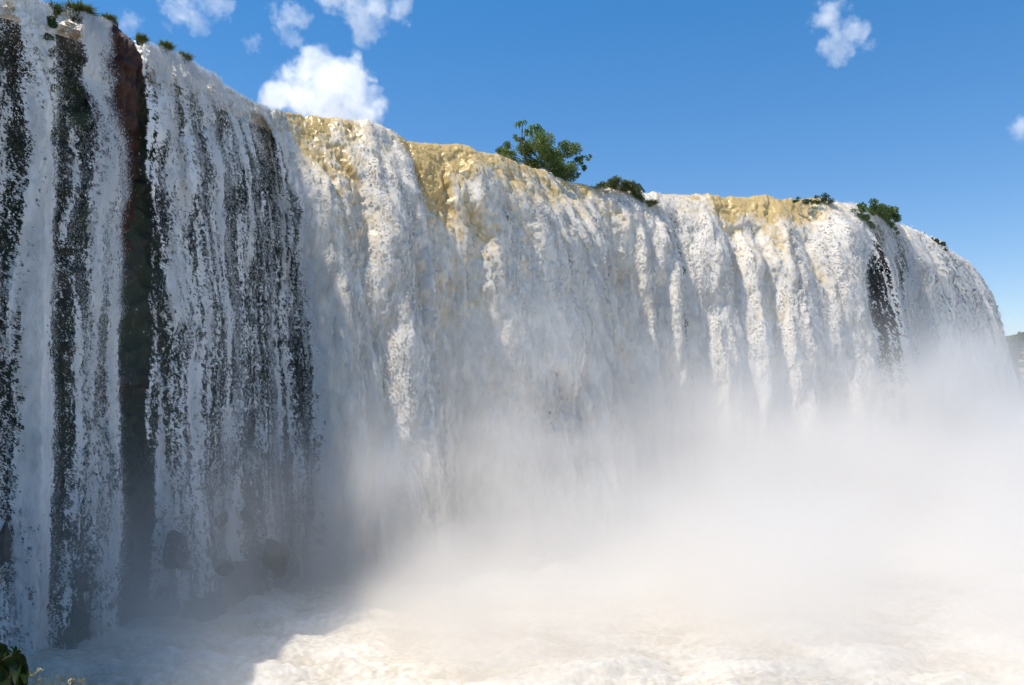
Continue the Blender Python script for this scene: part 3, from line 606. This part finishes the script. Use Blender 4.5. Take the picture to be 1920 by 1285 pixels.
# ---------------------------------------------------------------- the bank at the camera's feet
def bank():
    g = np.linspace(-14, 14, 90); gy = np.linspace(-12, 8, 80); X, Y = np.meshgrid(g, gy)
    Z = 9.0 - 10.5 * sst(2.2, 8, Y + 0.08 * X ** 2 * (X > 0)) - 1.2 * sst(0, 8, X) + 0.12 * fbm2(X * .8, Y * .8, 3, 4)
    o = mesh_np('riverbank', np.stack([X, Y, Z], -1).reshape(-1, 3), grid_faces(len(gy), len(g)), M_BANK); o['kind'] = 'structure'
bank()
def fg_plant():
    b = np.array([-2.15, 2.6, 8.95]); root = empty('broadleaf_plant', b); tag(root, 'dark broadleaf plant in the bottom left corner, close to the viewer', 'plant')
    D = 2.7; P = lambda x, y, dd=0: at(x, y, D + dd) - b
    paths = [(np.array([[.1, 0, 0], P(20, 1300), P(22, 1250), P(25, 1226)]), np.array([.012, .01, .006, .004])), (np.array([[0, 0, 0], P(-20, 1290), P(-12, 1240), P(0, 1212)]), np.array([.012, .01, .008, .005])), (np.array([P(-12, 1245), P(8, 1236), P(22, 1229)]), np.array([.004, .003, .003]))]
    tube(paths, 'stems', M_BARK, root, 6)
    L = Leaves(); r = np.random.default_rng(8)
    def leaf(x0, y0, x1, y1, w, bend=.01, dd=0, tint=.3):
        a, c = P(x0, y0, dd), P(x1, y1, dd + r.uniform(-.04, .04)); t = np.linspace(0, 1, 8)[:, None]; pts = a + (c - a) * t + np.array([0, 1, .4]) * (np.sin(t * math.pi) * bend)
        d = c - a; side = np.cross(d, [0.25, 1, 0.1]); side /= np.linalg.norm(side); wd = np.sin(np.linspace(0.04, 1, 8) ** .8 * math.pi) ** .8 * w + .0008
        # two halves folded along the midrib
        for sg in (-1, 1):
            e = pts + (side * sg + np.array([0, -.35, .1])) * wd[:, None]
            L.V.append(np.stack([pts, e], 1).reshape(-1, 3)); i = np.arange(7)[:, None] * 2 + L.n; L.Fq.append(np.concatenate([i, i + 1, i + 3, i + 2], 1)); L.t.append(np.full(16, tint + sg * .05)); L.n += 16
    for q in [(24, 1230, 30, 1211, .006), (24, 1230, 10, 1222, .004), (25, 1228, 41, 1223, .004), (25, 1228, 18, 1213, .004), (28, 1228, 38, 1213, .004)]: leaf(*q, tint=.5)
    for q in [(26, 1226, 46, 1270, .022), (22, 1232, 28, 1285, .026), (30, 1240, 50, 1290, .024), (-14, 1210, 18, 1262, .035), (-10, 1225, 22, 1300, .035), (-25, 1240, 5, 1285, .03), (0, 1212, 8, 1240, .014), (-30, 1205, 3, 1222, .02), (10, 1262, 30, 1310, .025), (-20, 1262, 20, 1290, .03), (-40, 1215, -5, 1262, .03), (34, 1262, 44, 1300, .02), (-5, 1285, 20, 1330, .03)]:
        leaf(*q, bend=.02, dd=r.uniform(-.1, .12), tint=r.uniform(0, .8))
    for q in range(22): leaf(r.uniform(-60, 25), r.uniform(1240, 1300), r.uniform(-60, 45), r.uniform(1290, 1350), .03, .02, r.uniform(0, .25), r.uniform(0, 1))
    L.build('leaves', M_FG, root)
fg_plant()
def fg_grass(pxs, label, seed, n, mat, seedheads=()):
    r = np.random.default_rng(seed); b = np.array([at(pxs[0], 1340, 2.9)[0], 2.9, 8.98]); root = empty('grass_clump', b); tag(root, label, 'grass clump', 'grasses on the near bank'); L = Leaves()
    for i in range(n):
        x = r.uniform(*pxs); top = at(x + r.normal(10, 18), r.uniform(1262, 1300), 2.9 + r.uniform(-.15, .15)) - b; st = np.array([(x - pxs[0]) * .0015 + r.normal(0, .02), r.normal(0, .08), 0])
        t = np.linspace(0, 1, 6)[:, None]; pts = st + (top - st) * t + np.array([.03, 0, 0]) * t ** 3; L.strip(pts, np.linspace(.0022, .0004, 6), np.array([.8, .3, .3]), r.uniform())
    for x, y in seedheads:
        top = at(x, y, 2.9) - b; st = np.array([top[0] - .1, 0, 0]); t = np.linspace(0, 1, 8)[:, None]; pts = st + (top - st) * t + np.array([.1, 0, 0]) * (t ** 2 - t); L.strip(pts, np.linspace(.0018, .0008, 8), np.array([1, .1, 0]), .5)
        for q in range(9):
            c = top + r.normal(0, .007, 3); e = r.normal(size=3) * .006; f = r.normal(size=3) * .004; L.quads(np.array([[c - e, c + f, c + e, c - f]]), np.array([.9]))
    L.build('blades', mat, root)
fg_grass((42, 85), 'pale backlit grass clump right of the dark broadleaf plant', 41, 150, M_STRAW, ((74, 1257), (72, 1274), (55, 1262)))
fg_grass((108, 152), 'sparse seed-headed grass stalks at the bottom edge, right of the pale clump', 42, 6, M_STRAW, ((113, 1275), (131, 1276), (136, 1274), (152, 1280)))

# ---------------------------------------------------------------- far side of the gorge
def far_side():
    D = 330; pts = [(1862, 655), (1880, 652), (1888, 648), (1898, 634), (1915, 628), (1960, 626), (2060, 612), (2300, 606), (2700, 600)]
    C = np.array([at(x, y, D + 20 * i) for i, (x, y) in enumerate(pts)])
    xs = np.interp(np.linspace(0, len(pts) - 1, 200), np.arange(len(pts)), C[:, 0]); ys = np.interp(np.linspace(0, len(pts) - 1, 200), np.arange(len(pts)), C[:, 1]); zs = np.interp(np.linspace(0, len(pts) - 1, 200), np.arange(len(pts)), C[:, 2])
    rows = np.linspace(0, 1, 40); X = []; 
    P = []
    for b in (160, 40, 8): P.append(np.stack([xs, ys + b, zs + 2 * n2(xs * .02, b, 3)], -1))
    for t in rows:
        off = -14 * t ** .7 + 5 * fbm2(xs * .04, t * 3 + 0 * xs, 8, 4); P.append(np.stack([xs + off * .3, ys + off, zs * (1 - t) - 3 * t], -1))
    P = np.array(P); o = mesh_np('far_cliff', P.reshape(-1, 3), grid_faces(P.shape[0], P.shape[1]), M_FAR); o['kind'] = 'structure'
    def ribbon(path, label):
        r = np.random.default_rng(3); rows = 60; cols = 14; V = np.zeros((rows, cols, 3)); fo = np.zeros((rows, cols))
        for i in range(rows):
            t = i / (rows - 1) * (len(path) - 1); x0 = np.interp(t, range(len(path)), [p[0] for p in path]); x1 = np.interp(t, range(len(path)), [p[1] for p in path]); y = np.interp(t, range(len(path)), [p[2] for p in path])
            for j in range(cols):
                V[i, j] = at(x0 + (x1 - x0) * j / (cols - 1), y, 296 - 12 * math.sin(j / (cols - 1) * math.pi) ** .5 + 2 * r.normal() * .6 - i * .06); fo[i, j] = 1
        o = mesh_np('distant_waterfall', V.reshape(-1, 3), grid_faces(rows, cols), M_FALL, attrs={'foam': fo, 'soft': np.tile([0., -1., .2], (rows * cols, 1))}); tag(o, label, 'waterfall')
    ribbon([(1879, 1888, 647), (1882, 1890, 662), (1884, 1888, 680), (1880, 1892, 700), (1875, 1896, 740)], 'tiny far white waterfall left of the distant wooded cliff')
    ribbon([(1920, 1990, 640), (1912, 1990, 660), (1906, 1990, 690), (1903, 1990, 720), (1902, 1990, 760)], 'far white waterfall cut by the right edge of the photo')
    r = np.random.default_rng(17)
    for i, (x, y, w, lab) in enumerate([(1893, 640, 5, 'leftmost distant tree where the far cliff steps down'), (1902, 634, 7, 'distant tree crowning the shoulder of the far cliff'), (1911, 629, 6, 'distant tree on top of the far cliff, second from the right edge'), (1919, 628, 6, 'distant tree on top of the far cliff, cut by the right edge')]):
        b = at(x, y + 3, 322); k = 322 / F; root = empty('distant_tree', b); tag(root, lab, 'tree', 'trees on the far cliff'); L = Leaves()
        C = r.normal(0, w * k * .5, (7, 3)) + np.array([0, 0, w * k * .3]); leaf_cloud(L, C, np.full(7, w * k * .5), 700, .45, r); L.build('crown', M_LEAF, root)
        tube([(np.array([[0, 0, -4], [0, 0, -1.5], [0.1, 0, .5]]), np.array([.3, .25, .15]))], 'trunk', M_BARK, root)
far_side()

# ---------------------------------------------------------------- volumes: mist and clouds, as voxel grids
def vol_mat(name, color, aniso):
    m, nt, out = newmat(name); p = N(nt, 'ShaderNodeVolumePrincipled'); p.inputs['Color'].default_value = (*color, 1); p.inputs['Density'].default_value = 1.0
    p.inputs['Anisotropy'].default_value = aniso; nt.links.new(p.outputs[0], out.inputs['Volume']); return m
M_MIST = vol_mat('mist', (0.98, 0.965, 0.945), 0.35)
M_CLOUD = vol_mat('cloud_vapour', (1, 1, 1), 0.1)
def voxels(name, dens, lo, hi, mat, loc=(0, 0, 0)):
    """dens[iz, iy, ix]; a point mesh carries the values, a node group turns them into a fog grid"""
    nz, ny, nx = dens.shape
    me = bpy.data.meshes.new(name); me.vertices.add(dens.size)
    zz, yy, xx = np.meshgrid(np.linspace(lo[2], hi[2], nz), np.linspace(lo[1], hi[1], ny), np.linspace(lo[0], hi[0], nx), indexing='ij')
    me.vertices.foreach_set('co', np.stack([xx, yy, zz], -1).astype(np.float32).ravel())
    me.attributes.new('density', 'FLOAT', 'POINT').data.foreach_set('value', dens.astype(np.float32).ravel())
    me.materials.append(mat); o = bpy.data.objects.new(name, me); o.location = loc; COL.objects.link(o)
    ng = bpy.data.node_groups.new(name + '_fog', 'GeometryNodeTree'); ng.is_modifier = True
    ng.interface.new_socket('Geometry', in_out='INPUT', socket_type='NodeSocketGeometry'); ng.interface.new_socket('Geometry', in_out='OUTPUT', socket_type='NodeSocketGeometry')
    nd = ng.nodes; lk = ng.links.new; gi = nd.new('NodeGroupInput'); go = nd.new('NodeGroupOutput')
    vc = nd.new('GeometryNodeVolumeCube'); vc.inputs['Min'].default_value = lo; vc.inputs['Max'].default_value = hi
    vc.inputs['Resolution X'].default_value = nx; vc.inputs['Resolution Y'].default_value = ny; vc.inputs['Resolution Z'].default_value = nz
    pos = nd.new('GeometryNodeInputPosition'); sep = nd.new('ShaderNodeSeparateXYZ'); lk(pos.outputs[0], sep.inputs[0])
    idx = []
    for i, n in enumerate((nx, ny, nz)):
        mr = nd.new('ShaderNodeMapRange'); lk(sep.outputs[i], mr.inputs[0]); mr.inputs[1].default_value = lo[i]; mr.inputs[2].default_value = hi[i]; mr.inputs[3].default_value = 0; mr.inputs[4].default_value = n - 1
        rd = nd.new('ShaderNodeMath'); rd.operation = 'ROUND'; lk(mr.outputs[0], rd.inputs[0]); idx.append(rd.outputs[0])
    def mad(a, k, b):
        m = nd.new('ShaderNodeMath'); m.operation = 'MULTIPLY_ADD'; lk(a, m.inputs[0]); m.inputs[1].default_value = k; lk(b, m.inputs[2]); return m.outputs[0]
    flat = mad(mad(idx[2], ny, idx[1]), nx, idx[0])
    si = nd.new('GeometryNodeSampleIndex'); si.data_type = 'FLOAT'; si.domain = 'POINT'; si.clamp = True
    na = nd.new('GeometryNodeInputNamedAttribute'); na.data_type = 'FLOAT'; na.inputs['Name'].default_value = 'density'
    lk(gi.outputs[0], si.inputs['Geometry']); lk(na.outputs[0], si.inputs['Value']); lk(flat, si.inputs['Index']); lk(si.outputs[0], vc.inputs['Density'])
    sm = nd.new('GeometryNodeSetMaterial'); sm.inputs['Material'].default_value = mat; lk(vc.outputs[0], sm.inputs[0]); lk(sm.outputs[0], go.inputs[0])
    md = o.modifiers.new('fog', 'NODES'); md.node_group = ng
    return o
def mist():
    lo = (-34., 22., -1.); hi = (100., 118., 20.); step = .62
    nx, ny, nz = [int((hi[i] - lo[i]) / step) + 1 for i in range(3)]
    x = np.linspace(lo[0], hi[0], nx); y = np.linspace(lo[1], hi[1], ny); z = np.linspace(lo[2], hi[2], nz)
    s = np.arange(0, SS[-1], 1.0); bx, by, nX, nY, px = lip_frame(s); k = tab(K_T, px); bx = bx + nX * k * 5.2; by = by + nY * k * 5.2
    X, Y = np.meshgrid(x, y); d2 = (X[..., None] - bx) ** 2 + (Y[..., None] - by) ** 2; j = d2.argmin(-1); db = np.sqrt(d2.min(-1)); pxn = px[j]
    side = (X - bx[j]) * nX[j] + (Y - by[j]) * nY[j]                 # > 0 in front of the falls
    hgt = tab([(-420, 3), (100, 3.0), (300, 3.2), (500, 4.4), (600, 6), (800, 7), (1000, 7.5), (1300, 7.5), (1600, 7.8), (1800, 6.5), (2000, 5.5)], pxn)
    rho = tab([(-420, .08), (200, .12), (400, .15), (520, .2), (700, .36), (900, .42), (1300, .38), (1700, .25), (2000, .13)], pxn)
    L = tab([(-420, 8), (300, 9), (600, 15), (900, 25), (1300, 28), (1700, 32), (2000, 28)], pxn)
    fr = np.where(side > 0, np.exp(-(db / L) ** 2), np.exp(-(db / 3.0) ** 2))
    Z, Y3, X3 = np.meshgrid(z, y, x, indexing='ij')
    warp = 3 * n3(X3 * .07, Y3 * .07, Z * .09, 5)
    nse = fbm3((X3 + warp) * .075, (Y3 + warp) * .075, Z * .11, 11, 5, .55)
    hh = hgt[None] * (1 + .8 * n2(X * .07, Y * .07, 44)[None] + .5 * nse)
    d = rho[None] * fr[None] * np.exp(-(np.maximum(Z, 0) / hh) ** 2.0) * np.clip(.7 + 3.3 * nse, .02, 3.2)
    # thin veil of spray that hangs along the whole curtain
    d = d + (0.028 + .0 * (pxn > 530))[None] * np.exp(-(db / 3.5) ** 2)[None] * np.exp(-np.maximum(Z, 0) / 9) * np.clip(1 + 1.6 * nse, 0, 2)
    d = d + .075 * np.exp(-(np.maximum(Z, 0) / 2.4) ** 2) * (sst(20, 27, Y) * (side > -2) * (.8 + .2 * sst(350, 560, pxn)))[None] * np.clip(.7 + 2.0 * nse, .05, 2)
    d *= sst(20, 15, Z)
    d[d < 0.0008] = 0
    o = voxels('mist', d, lo, hi, M_MIST); o['kind'] = 'stuff'; tag(o, 'thick white mist rising from the foot of the falls', None); return o
mist()
def cloud(lumps, D, label, dens=.02, thresh=.0, seed=0, er=1.0):
    import bmesh
    k = D / F; C = np.array([at(x, y, D) for x, y, r in lumps]); Rr = np.array([r * k for *_, r in lumps]) * (1.25 if dens < .02 else 1.08); c0 = C.mean(0)
    r_ = np.random.default_rng(seed); C[:, 1] += r_.normal(0, Rr.mean() * .5, len(C)); C = C - c0
    bm = bmesh.new()
    for c, rr in zip(C, Rr):
        q = bmesh.ops.create_icosphere(bm, subdivisions=3, radius=rr * 1.25)
        bmesh.ops.translate(bm, verts=q['verts'], vec=tuple(c))
    me = bpy.data.meshes.new('cloud'); bm.to_mesh(me); bm.free(); tmp = bpy.data.objects.new('cloud_tmp', me); COL.objects.link(tmp)
    md = tmp.modifiers.new('r', 'REMESH'); md.mode = 'VOXEL'; md.voxel_size = float(Rr.mean() * .16)
    me2 = bpy.data.meshes.new_from_object(tmp.evaluated_get(bpy.context.evaluated_depsgraph_get())); bpy.data.objects.remove(tmp)
    me2.name = 'cloud'; me2.materials.clear()
    m, nt, out = newmat('cloud_vapour'); tc = N(nt, 'ShaderNodeTexCoord'); cur = None
    ns = noise_node(nt, 1 / float(Rr.mean()), 6, .62, tc.outputs['Object'])
    for c, rr in zip(C, Rr):
        d_ = N(nt, 'ShaderNodeVectorMath', operation='DISTANCE'); nt.links.new(tc.outputs['Object'], d_.inputs[0]); d_.inputs[1].default_value = tuple(map(float, c))
        a = N(nt, 'ShaderNodeMath', operation='MULTIPLY_ADD'); nt.links.new(d_.outputs['Value'], a.inputs[0]); a.inputs[1].default_value = -1 / float(rr); a.inputs[2].default_value = 1
        if cur is None: cur = a
        else:
            b = N(nt, 'ShaderNodeMath', operation='SMOOTH_MAX'); nt.links.new(cur.outputs[0], b.inputs[0]); nt.links.new(a.outputs[0], b.inputs[1]); b.inputs[2].default_value = .15; cur = b
    e = N(nt, 'ShaderNodeMath', operation='MULTIPLY_ADD'); nt.links.new(ns.outputs[0], e.inputs[0]); e.inputs[1].default_value = er * 3.2; nt.links.new(cur.outputs[0], e.inputs[2])
    mr = N(nt, 'ShaderNodeMapRange', interpolation_type='SMOOTHSTEP'); nt.links.new(e.outputs[0], mr.inputs[0])
    mr.inputs[1].default_value = er * 1.6 + thresh; mr.inputs[2].default_value = er * 1.6 + thresh + .5; mr.inputs[4].default_value = dens
    p = N(nt, 'ShaderNodeVolumePrincipled'); p.inputs['Color'].default_value = (1, 1, 1, 1); p.inputs['Anisotropy'].default_value = .1
    nt.links.new(mr.outputs[0], p.inputs['Density']); nt.links.new(p.outputs[0], out.inputs['Volume']); me2.materials.append(m)
    o = bpy.data.objects.new('cloud', me2); o.location = c0; COL.objects.link(o); tag(o, label, 'cloud'); return o
cloud([(588, 128, 44), (560, 180, 48), (600, 172, 56), (655, 172, 48), (610, 205, 52), (660, 205, 46), (520, 190, 32), (700, 186, 26), (495, 184, 18), (715, 205, 18)], 1500, 'big puffy white cumulus cloud above the creamy tongue of the falls', .03, .05, 2)
cloud([(325, 6, 32), (365, 5, 34), (368, 38, 20), (405, 14, 28), (432, 18, 16)], 1500, 'ragged thin cloud at the top edge, above the left tufts', .010, .22, 3, 1.3)
cloud([(540, 35, 30), (515, 28, 16), (545, 62, 20), (560, 35, 20)], 1500, 'small ragged cloud just above the big cumulus', .010, .2, 4, 1.3)
cloud([(630, -8, 34), (665, 8, 42), (680, 50, 30), (700, 15, 34), (745, 12, 24), (765, 15, 14)], 1500, 'greyish cloud at the top edge right above the big cumulus', .012, .15, 5, 1.2)
cloud([(472, 80, 16), (455, 70, 7), (488, 78, 8)], 1500, 'faint wisp of cloud left of the big cumulus', .008, .25, 6, 1.3)
cloud([(240, 42, 22), (228, 36, 10), (250, 48, 10)], 1500, 'small faint cloud behind the grass tufts', .008, .2, 7, 1.2)
cloud([(1545, 48, 30), (1560, 68, 30), (1590, 75, 26), (1580, 95, 26), (1612, 100, 14), (1555, 80, 22)], 1500, 'small white cloud alone in the upper right sky', .014, .18, 8, 1.2)
cloud([(1908, 238, 20), (1925, 238, 22)], 1500, 'small cloud cut by the right edge of the photo', .010, .1, 9, .8)
